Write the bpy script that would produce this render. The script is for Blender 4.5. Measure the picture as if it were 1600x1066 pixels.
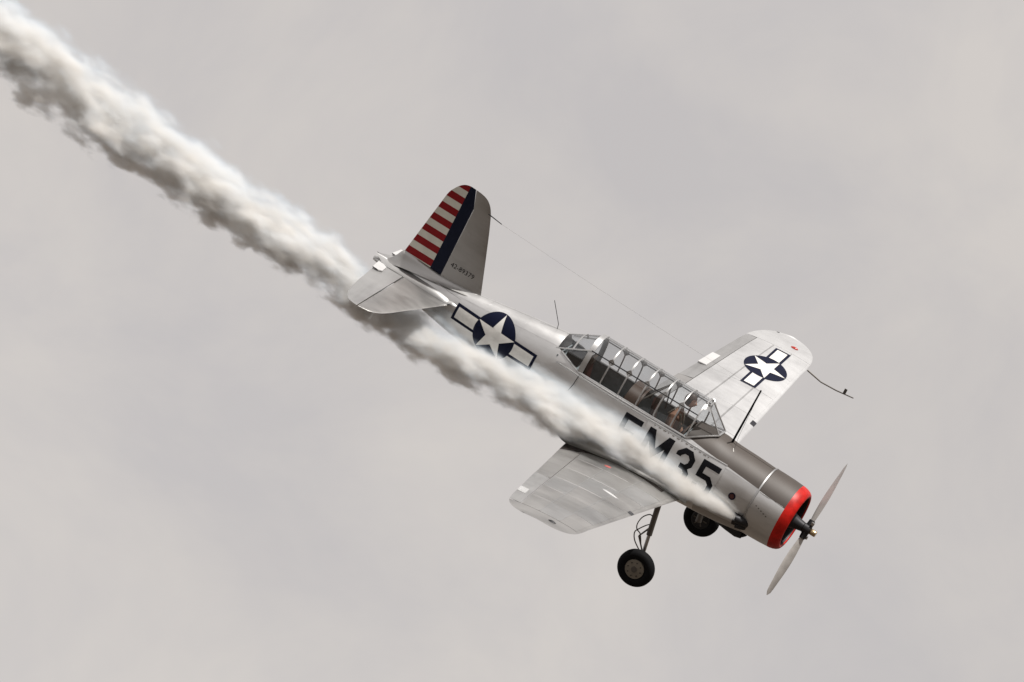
import bpy, bmesh, math, random
import numpy as np
from mathutils import Matrix, Vector, Euler
from mathutils.geometry import tessellate_polygon

random.seed(7)
for o in list(bpy.data.objects):
    bpy.data.objects.remove(o)
scene = bpy.context.scene
col = scene.collection
R_ = math.radians

# ------------------------------------------------------------------ camera
ELEV = 12.0
cam_d = bpy.data.cameras.new('camera')
cam = bpy.data.objects.new('camera', cam_d)
col.objects.link(cam)
cam.location = (0, 0, 1.7)
cam.rotation_euler = (R_(90 + ELEV), 0, 0)
cam_d.sensor_width = 36
cam_d.sensor_fit = 'HORIZONTAL'
cam_d.lens = 11559.36 / 1600 * 36
cam_d.clip_start = 0.5
cam_d.clip_end = 20000
scene.camera = cam

# aeroplane attitude, in camera axes (x right, y up, z towards the camera)
DIST = 120.0
FWD = Vector((0.83774181, -0.5111891, 0.19202698))
LEFT = Vector((0.34347885, 0.21991128, -0.91305055))
UP = Vector((0.42451259, 0.83085783, 0.35981152))
POS = Vector((4.92694058, -3.14021318, -DIST))
CW = Euler((R_(90 + ELEV), 0, 0)).to_matrix()
rot = CW @ Matrix((FWD, LEFT, UP)).transposed()
PLANE = Matrix.Translation(CW @ POS + Vector((0, 0, 1.7))) @ rot.to_4x4()

# ------------------------------------------------------------------ sun, sky
s_tilt = R_(7)      # the sun stands a little to port of the aeroplane's own 'up'
SUNV = (rot @ Vector((0.06, math.sin(s_tilt), math.cos(s_tilt)))).normalized()
sun_d = bpy.data.lights.new('sun', 'SUN')
sun_d.energy = 5.0
sun_d.angle = R_(1.2)
sun_d.color = (1.0, 0.96, 0.91)
sun = bpy.data.objects.new('sun', sun_d)
col.objects.link(sun)
sun.rotation_euler = SUNV.to_track_quat('Z', 'Y').to_euler()

world = bpy.data.worlds.new('World')
scene.world = world
world.use_nodes = True
wn, wl = world.node_tree.nodes, world.node_tree.links
wn.clear()
out = wn.new('ShaderNodeOutputWorld')
bg = wn.new('ShaderNodeBackground')
bg.inputs['Strength'].default_value = 0.1
sky = wn.new('ShaderNodeTexSky')
sky.sky_type = 'NISHITA'
sky.sun_disc = False
sky.sun_elevation = math.asin(max(-1, min(1, SUNV.z)))
sky.sun_rotation = math.atan2(SUNV.x, SUNV.y)
tc = wn.new('ShaderNodeTexCoord')
# overcast veil over the blue sky
def wnoise(scale, detail, rough, off):
    mp = wn.new('ShaderNodeMapping')
    mp.inputs['Location'].default_value = off
    mp.inputs['Scale'].default_value = (1, 1, 1.15)
    nz = wn.new('ShaderNodeTexNoise')
    nz.inputs['Scale'].default_value = scale
    nz.inputs['Detail'].default_value = detail
    nz.inputs['Roughness'].default_value = rough
    wl.new(tc.outputs['Generated'], mp.inputs['Vector'])
    wl.new(mp.outputs['Vector'], nz.inputs['Vector'])
    return nz
n1 = wnoise(2.2, 4, 0.5, (0.3, 0.1, 0.7))
n2 = wnoise(22.0, 5, 0.6, (1.3, 2.1, 0.4))
n2.inputs['Distortion'].default_value = 0.35
r1 = wn.new('ShaderNodeValToRGB')
r1.color_ramp.elements[0].position = 0.3
r1.color_ramp.elements[0].color = (5.5, 5.2, 5.04, 1)
r1.color_ramp.elements[1].position = 0.72
r1.color_ramp.elements[1].color = (6.8, 6.44, 6.2, 1)
wl.new(n1.outputs['Fac'], r1.inputs['Fac'])
r2 = wn.new('ShaderNodeValToRGB')
r2.color_ramp.elements[0].position = 0.36
r2.color_ramp.elements[0].color = (0.925, 0.928, 0.95, 1)
r2.color_ramp.elements[1].position = 0.66
r2.color_ramp.elements[1].color = (1.06, 1.05, 1.03, 1)
wl.new(n2.outputs['Fac'], r2.inputs['Fac'])
mul = wn.new('ShaderNodeMixRGB')
mul.blend_type = 'MULTIPLY'
mul.inputs['Fac'].default_value = 1
wl.new(r1.outputs['Color'], mul.inputs['Color1'])
wl.new(r2.outputs['Color'], mul.inputs['Color2'])
veil = wn.new('ShaderNodeMixRGB')
veil.inputs['Fac'].default_value = 0.96
wl.new(sky.outputs['Color'], veil.inputs['Color1'])
wl.new(mul.outputs['Color'], veil.inputs['Color2'])
wl.new(veil.outputs['Color'], bg.inputs['Color'])
wl.new(bg.outputs['Background'], out.inputs['Surface'])

scene.view_settings.view_transform = 'Standard'
scene.view_settings.look = 'None'
scene.view_settings.exposure = 0
scene.view_settings.gamma = 1
scene.view_settings.use_curve_mapping = False
scene.render.engine = 'CYCLES'
scene.cycles.max_bounces = 16
scene.cycles.transparent_max_bounces = 32
scene.cycles.volume_bounces = 7
scene.cycles.volume_step_rate = 1.0
scene.cycles.volume_max_steps = 512


# ------------------------------------------------------------------ materials
def new_mat(name):
    m = bpy.data.materials.new(name)
    m.use_nodes = True
    nt = m.node_tree
    b = nt.nodes['Principled BSDF']
    return m, nt.nodes, nt.links, b


def math_node(N, L, op, a, b=None, c=None, clamp=False):
    n = N.new('ShaderNodeMath')
    n.operation = op
    n.use_clamp = clamp
    for i, v in enumerate((a, b, c)):
        if v is None:
            continue
        if isinstance(v, (int, float)):
            n.inputs[i].default_value = v
        else:
            L.new(v, n.inputs[i])
    return n.outputs[0]


def grain(N, L, scale=(3, 3, 3), detail=4, rough=0.55, nscale=1.0):
    t = N.new('ShaderNodeTexCoord')
    mp = N.new('ShaderNodeMapping')
    mp.inputs['Scale'].default_value = scale
    nz = N.new('ShaderNodeTexNoise')
    nz.inputs['Scale'].default_value = nscale
    nz.inputs['Detail'].default_value = detail
    nz.inputs['Roughness'].default_value = rough
    L.new(t.outputs['Object'], mp.inputs['Vector'])
    L.new(mp.outputs['Vector'], nz.inputs['Vector'])
    return nz.outputs['Fac']


def ramp(N, L, fac, stops):
    r = N.new('ShaderNodeValToRGB')
    e = r.color_ramp.elements
    e[0].position, e[0].color = stops[0][0], (*stops[0][1], 1)
    e[1].position, e[1].color = stops[-1][0], (*stops[-1][1], 1)
    for p, c in stops[1:-1]:
        k = e.new(p)
        k.color = (*c, 1)
    L.new(fac, r.inputs['Fac'])
    return r.outputs['Color']


def g3(v):
    return (v, v, v)


def simple(name, color, rough=0.5, metal=0.0, vary=0.12, scale=(6, 6, 6), bump=0.0, coat=0.0, spec=0.25):
    m, N, L, b = new_mat(name)
    f = grain(N, L, scale)
    lo = tuple(c * (1 - vary) for c in color)
    hi = tuple(min(1, c * (1 + vary)) for c in color)
    L.new(ramp(N, L, f, [(0.3, lo), (0.7, hi)]), b.inputs['Base Color'])
    b.inputs['Roughness'].default_value = rough
    b.inputs['Metallic'].default_value = metal
    b.inputs['Coat Weight'].default_value = coat
    b.inputs['Specular IOR Level'].default_value = spec
    if bump:
        bp = N.new('ShaderNodeBump')
        bp.inputs['Strength'].default_value = bump
        bp.inputs['Distance'].default_value = 0.01
        L.new(f, bp.inputs['Height'])
        L.new(bp.outputs['Normal'], b.inputs['Normal'])
    return m


def silver(name, base, rlo, rhi, metal=0.85, streak=(2, 9, 9), brown=False, tint=(1, 1, 1), dirt=0.25):
    """aluminium skin / aluminium paint: cloudy tone, streaks along one axis, blotched gloss"""
    m, N, L, b = new_mat(name)
    f = grain(N, L, streak, 6, 0.6)
    f2 = grain(N, L, (1.1, 1.4, 1.4), 5, 0.6)
    mix = math_node(N, L, 'ADD', math_node(N, L, 'MULTIPLY', f, 0.5), math_node(N, L, 'MULTIPLY', f2, 0.5))
    lo = tuple(base * (1 - dirt) * t for t in tint)
    hi = tuple(base * (1 + 0.07) * t for t in tint)
    c = ramp(N, L, mix, [(0.36, lo), (0.5, tuple(base * t for t in tint)), (0.66, hi)])
    rr = N.new('ShaderNodeMapRange')
    rr.inputs['From Min'].default_value = 0.3
    rr.inputs['From Max'].default_value = 0.7
    rr.inputs['To Min'].default_value = rlo
    rr.inputs['To Max'].default_value = rhi
    L.new(f2, rr.inputs['Value'])
    b.inputs['Metallic'].default_value = metal
    bp = N.new('ShaderNodeBump')
    bp.inputs['Strength'].default_value = 0.25
    bp.inputs['Distance'].default_value = 0.006
    L.new(f2, bp.inputs['Height'])
    L.new(bp.outputs['Normal'], b.inputs['Normal'])
    if not brown:
        L.new(c, b.inputs['Base Color'])
        L.new(rr.outputs['Result'], b.inputs['Roughness'])
        return m
    # matt brown anti-glare paint above a line along the nose
    t = N.new('ShaderNodeTexCoord')
    sp = N.new('ShaderNodeSeparateXYZ')
    L.new(t.outputs['Object'], sp.inputs['Vector'])
    line = math_node(N, L, 'MULTIPLY_ADD', sp.outputs['X'], -0.084, 0.243)
    d = math_node(N, L, 'SUBTRACT', sp.outputs['Z'], line)
    a = math_node(N, L, 'MULTIPLY', d, 250, clamp=True)
    front = math_node(N, L, 'MULTIPLY', math_node(N, L, 'ADD', sp.outputs['X'], 2.575), 250, clamp=True)
    mask = math_node(N, L, 'MULTIPLY', a, front)
    mc = N.new('ShaderNodeMixRGB')
    L.new(mask, mc.inputs['Fac'])
    L.new(c, mc.inputs['Color1'])
    L.new(ramp(N, L, f2, [(0.3, (0.043, 0.034, 0.028)), (0.7, (0.066, 0.053, 0.045))]), mc.inputs['Color2'])
    L.new(mc.outputs['Color'], b.inputs['Base Color'])
    L.new(math_node(N, L, 'MULTIPLY', math_node(N, L, 'SUBTRACT', 1.0, mask), metal), b.inputs['Metallic'])
    L.new(math_node(N, L, 'MAXIMUM', rr.outputs['Result'], math_node(N, L, 'MULTIPLY', mask, 0.55)), b.inputs['Roughness'])
    return m


M = {}
M['skin'] = silver('bare_aluminium_skin', 0.44, 0.36, 0.50, metal=.94, dirt=.12, tint=(1.0, .99, .975))  # set darker so the starboard wing looks less sunlit; fin and tail share it
M['skin_b'] = silver('bare_aluminium_skin_dull', 0.43, 0.37, 0.51, metal=.94, dirt=0.14, tint=(1.0, .985, .97))
M['skin_c'] = silver('bare_aluminium_skin_bright', 0.455, 0.35, 0.48, metal=.94, dirt=.10)
M['nose'] = silver('nose_skin_with_brown_top', 0.62, 0.28, 0.40, metal=.76, dirt=.14, brown=True)
M['fus_b'] = silver('fuselage_sheet', 0.60, 0.28, 0.40, metal=.76, dirt=.14)
M['skin_lit'] = silver('sunlit_toned_skin', 0.58, 0.36, 0.48, metal=.68, dirt=.07, tint=(.985, .99, 1.0))  # port wing's stronger sun sheen put into a paler, less metallic tone
M['skin_lit_b'] = silver('sunlit_toned_skin_dull', 0.565, 0.38, 0.5, metal=.68, dirt=.09, tint=(.985, .99, 1.0))
M['dope'] = silver('aluminium_doped_fabric', 0.42, 0.40, 0.5, metal=0.8, streak=(10, 1.2, 10), dirt=.15)
M['tab'] = silver('glint_toned_metal', 0.86, 0.12, 0.2, metal=0.55, dirt=0.05)  # sun glint on tabs and wing fairing put into a near-white tone
M['steel'] = silver('worn_steel', 0.5, 0.3, 0.45, metal=1.0, streak=(8, 8, 8))
M['frame'] = silver('canopy_frame_metal', 0.50, 0.32, 0.42, metal=0.8, streak=(12, 12, 12))
M['red'] = simple('red_lip_paint', (0.46, 0.010, 0.006), 0.42, spec=0.25, vary=.25, scale=(9, 9, 9))
M['blue'] = simple('insignia_blue', (0.004, 0.006, 0.021), 0.45, spec=0.12)
M['white'] = simple('insignia_white', (0.66, 0.65, 0.62), 0.45, vary=0.12)
M['black'] = simple('black_marking', (0.006, 0.006, 0.008), 0.5, spec=0.1)
M['soot'] = simple('black_walkway', (0.030, 0.024, 0.022), 0.85, vary=0.4)
M['rubber'] = simple('tyre_rubber', (0.008, 0.008, 0.009), 0.75, spec=0.1)
M['hub'] = simple('taupe_hub_paint', (0.20, 0.18, 0.15), 0.5, vary=0.15)
M['strut'] = simple('grey_strut_paint', (0.12, 0.11, 0.10), 0.45, metal=0.3)
M['dark'] = simple('dark_metal', (0.035, 0.035, 0.038), 0.5, metal=0.5)
M['green'] = simple('cockpit_green', (0.19, 0.215, 0.225), 0.7, vary=0.3)
M['blade'] = simple('blade_paint', (0.52, 0.50, 0.48), 0.55)
M['brass'] = simple('brassy_hub_metal', (0.55, 0.42, 0.25), 0.3, metal=1.0)
M['cushion'] = simple('red_brown_cushion', (0.075, 0.026, 0.022), 0.85)
M['rednote'] = simple('faded_red_stencil', (0.42, 0.12, 0.11), 0.6)
M['leather'] = simple('brown_leather', (0.06, 0.038, 0.028), 0.5)
M['skinflesh'] = simple('human_skin', (0.50, 0.27, 0.19), 0.5, vary=0.05)
M['khaki'] = simple('khaki_cloth', (0.22, 0.12, 0.08), 0.8, bump=0.3)
M['redglass'] = simple('red_lamp_glass', (0.35, 0.04, 0.03), 0.15)
M['stencil'] = simple('worn_stencil_ink', (0.13, 0.12, 0.11), 0.6)
M['lens'] = simple('dark_lamp_lens', (0.03, 0.03, 0.035), 0.12)

m, N, L, b = new_mat('canopy_perspex')
N.remove(b)
tr = N.new('ShaderNodeBsdfTransparent')
tr.inputs['Color'].default_value = (0.86, 0.875, 0.885, 1)
gl = N.new('ShaderNodeBsdfGlossy')
gl.inputs['Roughness'].default_value = 0.04
fr = N.new('ShaderNodeLayerWeight')
ms = N.new('ShaderNodeMixShader')
L.new(math_node(N, L, 'MULTIPLY_ADD', math_node(N, L, 'POWER', fr.outputs['Facing'], 3.0), 0.7, 0.10, clamp=True), ms.inputs['Fac'])
L.new(tr.outputs[0], ms.inputs[1])
L.new(gl.outputs[0], ms.inputs[2])
L.new(ms.outputs[0], N['Material Output'].inputs['Surface'])
M['glass'] = m

# rudder: blue upright bar at the hinge, thirteen red and white stripes behind
m, N, L, b = new_mat('rudder_stripes')
t = N.new('ShaderNodeTexCoord')
sp = N.new('ShaderNodeSeparateXYZ')
L.new(t.outputs['Object'], sp.inputs['Vector'])
Z0, Z1 = 0.505, 2.075
u = math_node(N, L, 'MULTIPLY', math_node(N, L, 'SUBTRACT', sp.outputs['Z'], Z0), 13.0 / (Z1 - Z0))
u = math_node(N, L, 'FLOOR', u)
odd = math_node(N, L, 'MODULO', math_node(N, L, 'ADD', u, 20), 2)
mc = N.new('ShaderNodeMixRGB')
L.new(odd, mc.inputs['Fac'])
mc.inputs['Color1'].default_value = (0.235, 0.010, 0.013, 1)
mc.inputs['Color2'].default_value = (0.62, 0.60, 0.53, 1)
isblue = math_node(N, L, 'GREATER_THAN', sp.outputs['X'], -7.722)
mb = N.new('ShaderNodeMixRGB')
L.new(isblue, mb.inputs['Fac'])
L.new(mc.outputs['Color'], mb.inputs['Color1'])
mb.inputs['Color2'].default_value = (0.006, 0.009, 0.024, 1)
fg = grain(N, L, (7, 7, 7))
mm = N.new('ShaderNodeMixRGB')
mm.blend_type = 'MULTIPLY'
mm.inputs['Fac'].default_value = 1
L.new(mb.outputs['Color'], mm.inputs['Color1'])
L.new(ramp(N, L, fg, [(0.3, g3(0.85)), (0.7, g3(1.0))]), mm.inputs['Color2'])
L.new(mm.outputs['Color'], b.inputs['Base Color'])
b.inputs['Roughness'].default_value = 0.5
b.inputs['Specular IOR Level'].default_value = 0.15
M['rudder'] = m


# ------------------------------------------------------------------ mesh helpers (points are x forward, s to starboard, z up)
def V(p):
    return (p[0], -p[1], p[2])


def finish(name, verts, faces, mat, parent=None, smooth=35, recalc=True, weld=0.0):
    bm = bmesh.new()
    vs = [bm.verts.new(V(p)) for p in verts]
    for f in faces:
        try:
            bm.faces.new([vs[i] for i in f])
        except ValueError:
            pass
    if weld:
        bmesh.ops.remove_doubles(bm, verts=bm.verts, dist=weld)
    if recalc:
        bmesh.ops.recalc_face_normals(bm, faces=bm.faces)
    me = bpy.data.meshes.new(name)
    bm.to_mesh(me)
    bm.free()
    if smooth:
        me.polygons.foreach_set('use_smooth', [True] * len(me.polygons))
        me.set_sharp_from_angle(angle=R_(smooth))
    me.materials.append(mat)
    o = bpy.data.objects.new(name, me)
    col.objects.link(o)
    if parent is not None:
        o.parent = parent
    return o


class MB:
    def __init__(self):
        self.v, self.f = [], []

    def add(self, verts, faces):
        k = len(self.v)
        self.v += [tuple(p) for p in verts]
        self.f += [tuple(i + k for i in f) for f in faces]
        return self

    def grid(self, rows, close_u=False, close_v=False):
        n, m_ = len(rows), len(rows[0])
        vs = [p for r in rows for p in r]
        fs = []
        for i in range(n if close_u else n - 1):
            for j in range(m_ if close_v else m_ - 1):
                a, b_ = i * m_ + j, i * m_ + (j + 1) % m_
                c, d = ((i + 1) % n) * m_ + (j + 1) % m_, ((i + 1) % n) * m_ + j
                fs.append((a, b_, c, d))
        return self.add(vs, fs)

    def tube(self, pts, r, n=8, cap=True):
        pts = [Vector(p) for p in pts]
        rs = r if isinstance(r, (list, tuple)) else [r] * len(pts)
        rows = []
        prev = None
        for i, p in enumerate(pts):
            d = (pts[min(i + 1, len(pts) - 1)] - pts[max(i - 1, 0)]).normalized()
            if prev is None:
                a = d.cross(Vector((0, 0, 1)))
                if a.length < 0.2:
                    a = d.cross(Vector((1, 0, 0)))
            else:
                a = prev - d * prev.dot(d)
            a.normalize()
            prev = a
            b_ = d.cross(a)
            rows.append([tuple(p + (a * math.cos(2 * math.pi * k / n) + b_ * math.sin(2 * math.pi * k / n)) * rs[i]) for k in range(n)])
        k = len(self.v)
        self.grid(rows, close_v=True)
        if cap:
            self.f.append(tuple(k + j for j in range(n)))
            self.f.append(tuple(k + (len(rows) - 1) * n + j for j in range(n)))
        return self

    def lathe(self, prof, n=40, axis='x', center=(0, 0, 0), closed=False):
        """prof: (along axis, radius)"""
        rows = []
        for k in range(n):
            a = 2 * math.pi * k / n
            row = []
            for t_, r in prof:
                if axis == 'x':
                    row.append((center[0] + t_, center[1] + r * math.sin(a), center[2] + r * math.cos(a)))
                elif axis == 's':
                    row.append((center[0] + r * math.cos(a), center[1] + t_, center[2] + r * math.sin(a)))
                else:
                    row.append((center[0] + r * math.cos(a), center[1] + r * math.sin(a), center[2] + t_))
            rows.append(row)
        return self.grid(rows, close_u=True, close_v=closed)

    def box(self, c, size, rotm=None):
        vs = []
        for dx in (-.5, .5):
            for dy in (-.5, .5):
                for dz in (-.5, .5):
                    p = Vector((dx * size[0], dy * size[1], dz * size[2]))
                    if rotm is not None:
                        p = rotm @ p
                    vs.append(tuple(Vector(c) + p))
        return self.add(vs, [(0, 1, 3, 2), (4, 6, 7, 5), (0, 4, 5, 1), (2, 3, 7, 6), (0, 2, 6, 4), (1, 5, 7, 3)])

    def build(self, name, mat, parent=None, smooth=35, weld=0.0005):
        return finish(name, self.v, self.f, mat, parent, smooth, True, weld)


def pchip(xs, ys):
    xs, ys = np.array(xs, float), np.array(ys, float)
    if xs[0] > xs[-1]:
        xs, ys = xs[::-1], ys[::-1]
    h = np.diff(xs)
    d = np.diff(ys) / h
    m_ = np.zeros(len(xs))
    m_[0], m_[-1] = d[0], d[-1]
    for i in range(1, len(xs) - 1):
        if d[i - 1] * d[i] > 0:
            w1, w2 = 2 * h[i] + h[i - 1], h[i] + 2 * h[i - 1]
            m_[i] = (w1 + w2) / (w1 / d[i - 1] + w2 / d[i])

    def f(x):
        x = min(max(x, xs[0]), xs[-1])
        i = min(int(np.searchsorted(xs, x, side='right')) - 1, len(xs) - 2)
        i = max(i, 0)
        t_ = (x - xs[i]) / h[i]
        return float((2 * t_**3 - 3 * t_**2 + 1) * ys[i] + (t_**3 - 2 * t_**2 + t_) * h[i] * m_[i]
                     + (-2 * t_**3 + 3 * t_**2) * ys[i + 1] + (t_**3 - t_**2) * h[i] * m_[i + 1])
    return f


# ------------------------------------------------------------------ the aeroplane
plane = bpy.data.objects.new('airplane', None)
col.objects.link(plane)
plane.matrix_world = PLANE
plane['label'] = 'silver two-seat training airplane with red cowl lip diving past with smoke'
plane['category'] = 'airplane'

# ---- fuselage sections
ST = [  # x, top, bottom, half width, z of widest, exponent
    (-1.02, .580, -.595, .560, .00, 2.0), (-1.50, .600, -.665, .568, .0, 2.1), (-1.85, .608, -.70, .57, .0, 2.15),
    (-2.10, .640, -.72, .57, .0, 2.2), (-2.58, .615, -.74, .57, .0, 2.25), (-2.9, .64, -.74, .57, .0, 2.25), (-3.80, .73, -.75, .56, .0, 2.3),
    (-4.60, .745, -.70, .525, .02, 2.25), (-5.16, .745, -.61, .475, .05, 2.15), (-5.40, .715, -.57, .455, .06, 2.1),
    (-5.95, .640, -.47, .405, .07, 2.05), (-6.75, .515, -.345, .315, .08, 2.0), (-7.50, .405, -.22, .215, .09, 2.0),
    (-8.10, .315, -.10, .135, .10, 2.0), (-8.50, .205, .05, .045, .12, 2.0), (-8.65, .165, .08, .018, .12, 2.0)]
_x = [s[0] for s in ST]
FT, FB, FW, FC, FN = [pchip(_x, [s[k] for s in ST]) for k in range(1, 6)]


def fus_s(x, z):
    zc, w, n = FC(x), FW(x), FN(x)
    h = (FT(x) - zc) if z > zc else (zc - FB(x))
    q = min(1.0, abs(z - zc) / h)
    return w * (1 - q**n) ** (1 / n)


def fus_pt(x, a, off=0.0):
    """a from -90 (keel) to 90 (spine) degrees on the starboard side"""
    zc, w, n = FC(x), FW(x) + off, FN(x)
    c, s = math.cos(R_(a)), math.sin(R_(a))
    h = ((FT(x) - zc) if s > 0 else (zc - FB(x))) + off
    c = max(c, 0)
    return (x, w * c ** (2 / n), zc + math.copysign(h * abs(s) ** (2 / n), s))


def sill_z(x):
    if x > -2.56 or x < -5.145:
        return None
    if x < -4.6:
        return .43 + (.585 - .43) * (-4.6 - x) / .54
    return .43


def ang_at_z(x, z):
    n = FN(x)
    q = (z - FC(x)) / (FT(x) - FC(x))
    return math.degrees(math.asin(min(1, q ** (n / 2))))


def fus_loft(x0, x1, nx, off=0.0, closed=True, a_lo=-90, thick=None):
    xs = [x0 + (x1 - x0) * i / nx for i in range(nx + 1)]
    rows = []
    for x in xs:
        z = sill_z(x) if not closed else None
        a1 = 90 if z is None else ang_at_z(x, z)
        K = 22
        half = [fus_pt(x, a_lo + (a1 - a_lo) * k / K, off) for k in range(K + 1)]
        rows.append([(p[0], -p[1], p[2]) for p in half[::-1]] + half[1:] if a_lo == -90 else half)
    return rows


fb = MB()
fb.grid(fus_loft(-1.02, -2.56, 22))
fb.grid(fus_loft(-2.5601, -5.1449, 34, closed=False))
fb.grid(fus_loft(-5.145, -8.65, 44))
fus = fb.build('fuselage', M['nose'], plane, 40, weld=0.001)
# tail end cap ring is tiny; close the firewall with a disc
w = MB()
w.lathe([(-1.03, 0.0), (-1.03, 0.555)], 32)
w.build('firewall', M['dark'], plane)

# ---- panels laid over the fuselage side (lapped sheets with visible joints)
def fus_panel(x0, x1, a0, a1, side, mat, off=0.004, name='skin_panel', parent=None, nx=8, na=8):
    top, rim = [], 0.004
    rows = []
    for i in range(nx + 1):
        x = x0 + (x1 - x0) * i / nx
        row = [fus_pt(x, a0 + (a1 - a0) * k / na, off) for k in range(na + 1)]
        lo0 = fus_pt(x, a0, 0.0005)
        lo1 = fus_pt(x, a1, 0.0005)
        row = [lo0] + row + [lo1]
        rows.append(row)
    r0 = [fus_pt(x0, a0 + (a1 - a0) * min(max(k - 1, 0), na) / na, 0.0005) for k in range(na + 3)]
    r1 = [fus_pt(x1, a0 + (a1 - a0) * min(max(k - 1, 0), na) / na, 0.0005) for k in range(na + 3)]
    rows = [r0] + rows + [r1]
    if side < 0:
        rows = [[(p[0], -p[1], p[2]) for p in r] for r in rows]
    g = MB()
    g.grid(rows)
    return g.build(name, mat, parent or fus, 40, weld=0.0003)


g_ = 0.5
skins = [M['skin'], M['skin_b'], M['skin_c']]
bays = [(-5.16, -5.82), (-5.83, -6.50), (-6.51, -7.16)]
for bi, (xa, xb) in enumerate(bays):
    for side in (1, -1):
        for ai, (a0, a1) in enumerate([(-88, -42), (-41, 2), (3, 48), (49, 89.3)]):
            fus_panel(xa, xb, a0, a1, side, M['nose'] if (bi + ai) % 3 else M['fus_b'], off=.0025)
for side in (1, -1):
    for ai, (a0, a1) in enumerate([(-88, -20), (-19, 50)]):
        fus_panel(-7.17, -8.35, a0, a1, side, M['nose'], nx=12, off=.0025)
# nose (accessory) panels
for side in (1, -1):
    fus_panel(-1.12, -1.71, -40, 33, side, M['nose'], off=.006)
    fus_panel(-1.12, -1.95, 34.5, 89.3, side, M['nose'], off=.004)
    fus_panel(-1.12, -1.95, -88, -41, side, M['skin_b'], off=.004)

# ---- long removable side panels carrying the letters; they stand proud with a ledge on top
def ztoa(x, z):
    zc, n = FC(x), FN(x)
    h = (FT(x) - zc) if z > zc else (zc - FB(x))
    return math.copysign(math.degrees(math.asin(min(1, (abs(z - zc) / h) ** (n / 2)))), z - zc)


def side_panel(x0, x1, z0, z1, side, mat, off, name='side_panel', nx=14, na=12):
    rows = []
    for i in range(-1, nx + 2):
        x = x0 + (x1 - x0) * min(max(i, 0), nx) / nx
        o_ = 0.001 if i in (-1, nx + 1) else off
        row = []
        for k in range(-1, na + 2):
            z = z0 + (z1 - z0) * min(max(k, 0), na) / na
            row.append(fus_pt(x, ztoa(x, z), 0.001 if k in (-1, na + 1) else o_))
        rows.append(row)
    if side < 0:
        rows = [[(p[0], -p[1], p[2]) for p in r] for r in rows]
    return MB().grid(rows).build(name, mat, fus, 30, weld=0.0003)


for side in (1, -1):
    side_panel(-3.215, -1.735, -.34, .405, side, M['fus_b'], .014)
    side_panel(-4.55, -3.235, -.34, .395, side, M['fus_b'], .010)
    side_panel(-5.12, -4.57, -.34, .42, side, M['nose'], .004)
    # bright lip along the cockpit sill
    rail = MB()
    xs = [-2.56 - 2.5 * i / 24 for i in range(25)]
    pts = []
    for x in xs:
        z = sill_z(x) or .43
        pts.append((x, side * (fus_s(x, z) + .004), z))
    rail.tube(pts, .016, 6)
    rail.build('sill_rail', M['frame'], fus)
    ledge = MB()
    pts = [(-1.735 - 3.3 * i / 30, side * (fus_s(-1.735 - 3.3 * i / 30, .402) + .019), .402) for i in range(31)]
    ledge.tube(pts, .011, 6)
    ledge.build('panel_ledge', M['skin_c'], fus)

# ---- cockpit inside
rows = []
for i in range(20):
    x = -2.6 - 2.5 * i / 19
    z = (sill_z(x) or .43) - .005
    rows.append([(x, s_ * (fus_s(x, zz) - .03), zz) for s_, zz in [(-1, z), (-1, .2), (-1, 0.0), (-1, -.25), (1, -.25), (1, 0.0), (1, .2), (1, z)]])
MB().grid(rows).build('cockpit_lining', M['green'], plane, 20)
for x, zt in ((-2.62, .42), (-5.08, .50)):
    ww = FW(x) - .05
    MB().box((x, 0, (zt - .25) / 2), (.02, 2 * ww * .93, zt + .25)).build('bulkhead', M['green'], plane, 0)
# turtle deck inside the rear glazing
MB().box((-4.86, 0, .40), (.42, .74, .02)).build('radio_shelf', M['green'], plane, 0)
rb = MB().box((-4.86, .05, .50), (.26, .36, .16))
rb.build('radio_box', M['dark'], plane, 0)


def tubeobj(name, pts, r, mat, parent=plane, n=6):
    return MB().tube(pts, r, n).build(name, mat, parent)


def make_seat(x):
    e = MB()
    e.box((x, 0, -.02), (.42, .44, .07))
    seat = e.build('seat', M['cushion'], plane, 0)
    rows = []
    for k in range(8):
        zz = -.02 + .60 * k / 7
        wv = .22 * (1 - .25 * (k / 7) ** 3)
        rows.append([(x - .21 - .10 * k / 7 - .04 * math.cos(1.4 * u_), wv * u_, zz) for u_ in (-1, -.6, -.2, .2, .6, 1)])
    rows2 = [[(p[0] - .03, p[1], p[2]) for p in r] for r in rows]
    b_ = MB().grid(rows).grid(rows2)
    b_.build('seat_back', M['cushion'], seat)
    MB().box((x - .30, 0, .60), (.06, .20, .13)).build('headrest', M['leather'], seat, 0)


make_seat(-3.02)
make_seat(-4.30)
# instrument hoods with dials
for x in (-2.66, -3.78):
    zt = .52 if x > -3 else .66
    rows = []
    for i in range(9):
        a = math.pi * i / 8
        rows.append([(x, .40 * math.cos(a), .38 + (zt - .38) * math.sin(a)), (x - (-.02 if x > -3 else .0) + (.0 if x > -3 else .26), .37 * math.cos(a), .38 + (zt - .38) * .96 * math.sin(a))])
    h_ = MB().grid(rows).build('instrument_hood', M['leather'], plane)
    pn = MB().box((x - .01, 0, .30), (.02, .74, .34)).build('instrument_panel', M['black'], plane, 0)
    for k in range(6):
        MB().lathe([(0, .0), (0, .035), (.004, .04), (-.004, .04)], 14, 'x', (x - .026, -.22 + .088 * k, .32 + .05 * (k % 2))).build('dial', M['steel'], pn)
# roll-over pyramid between the cockpits
for (a, b_) in [((-3.62, .36, .40), (-3.27, .03, .90)), ((-3.62, -.36, .40), (-3.27, -.03, .90)), ((-3.22, .30, .40), (-3.25, .02, .90)), ((-3.22, -.30, .40), (-3.25, -.02, .90))]:
    tubeobj('rollover_tube', [a, b_], .014, M['strut'])

# ---- canopy
HW, ZS, ZT, ZR = .455, .435, 1.035, .85


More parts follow.
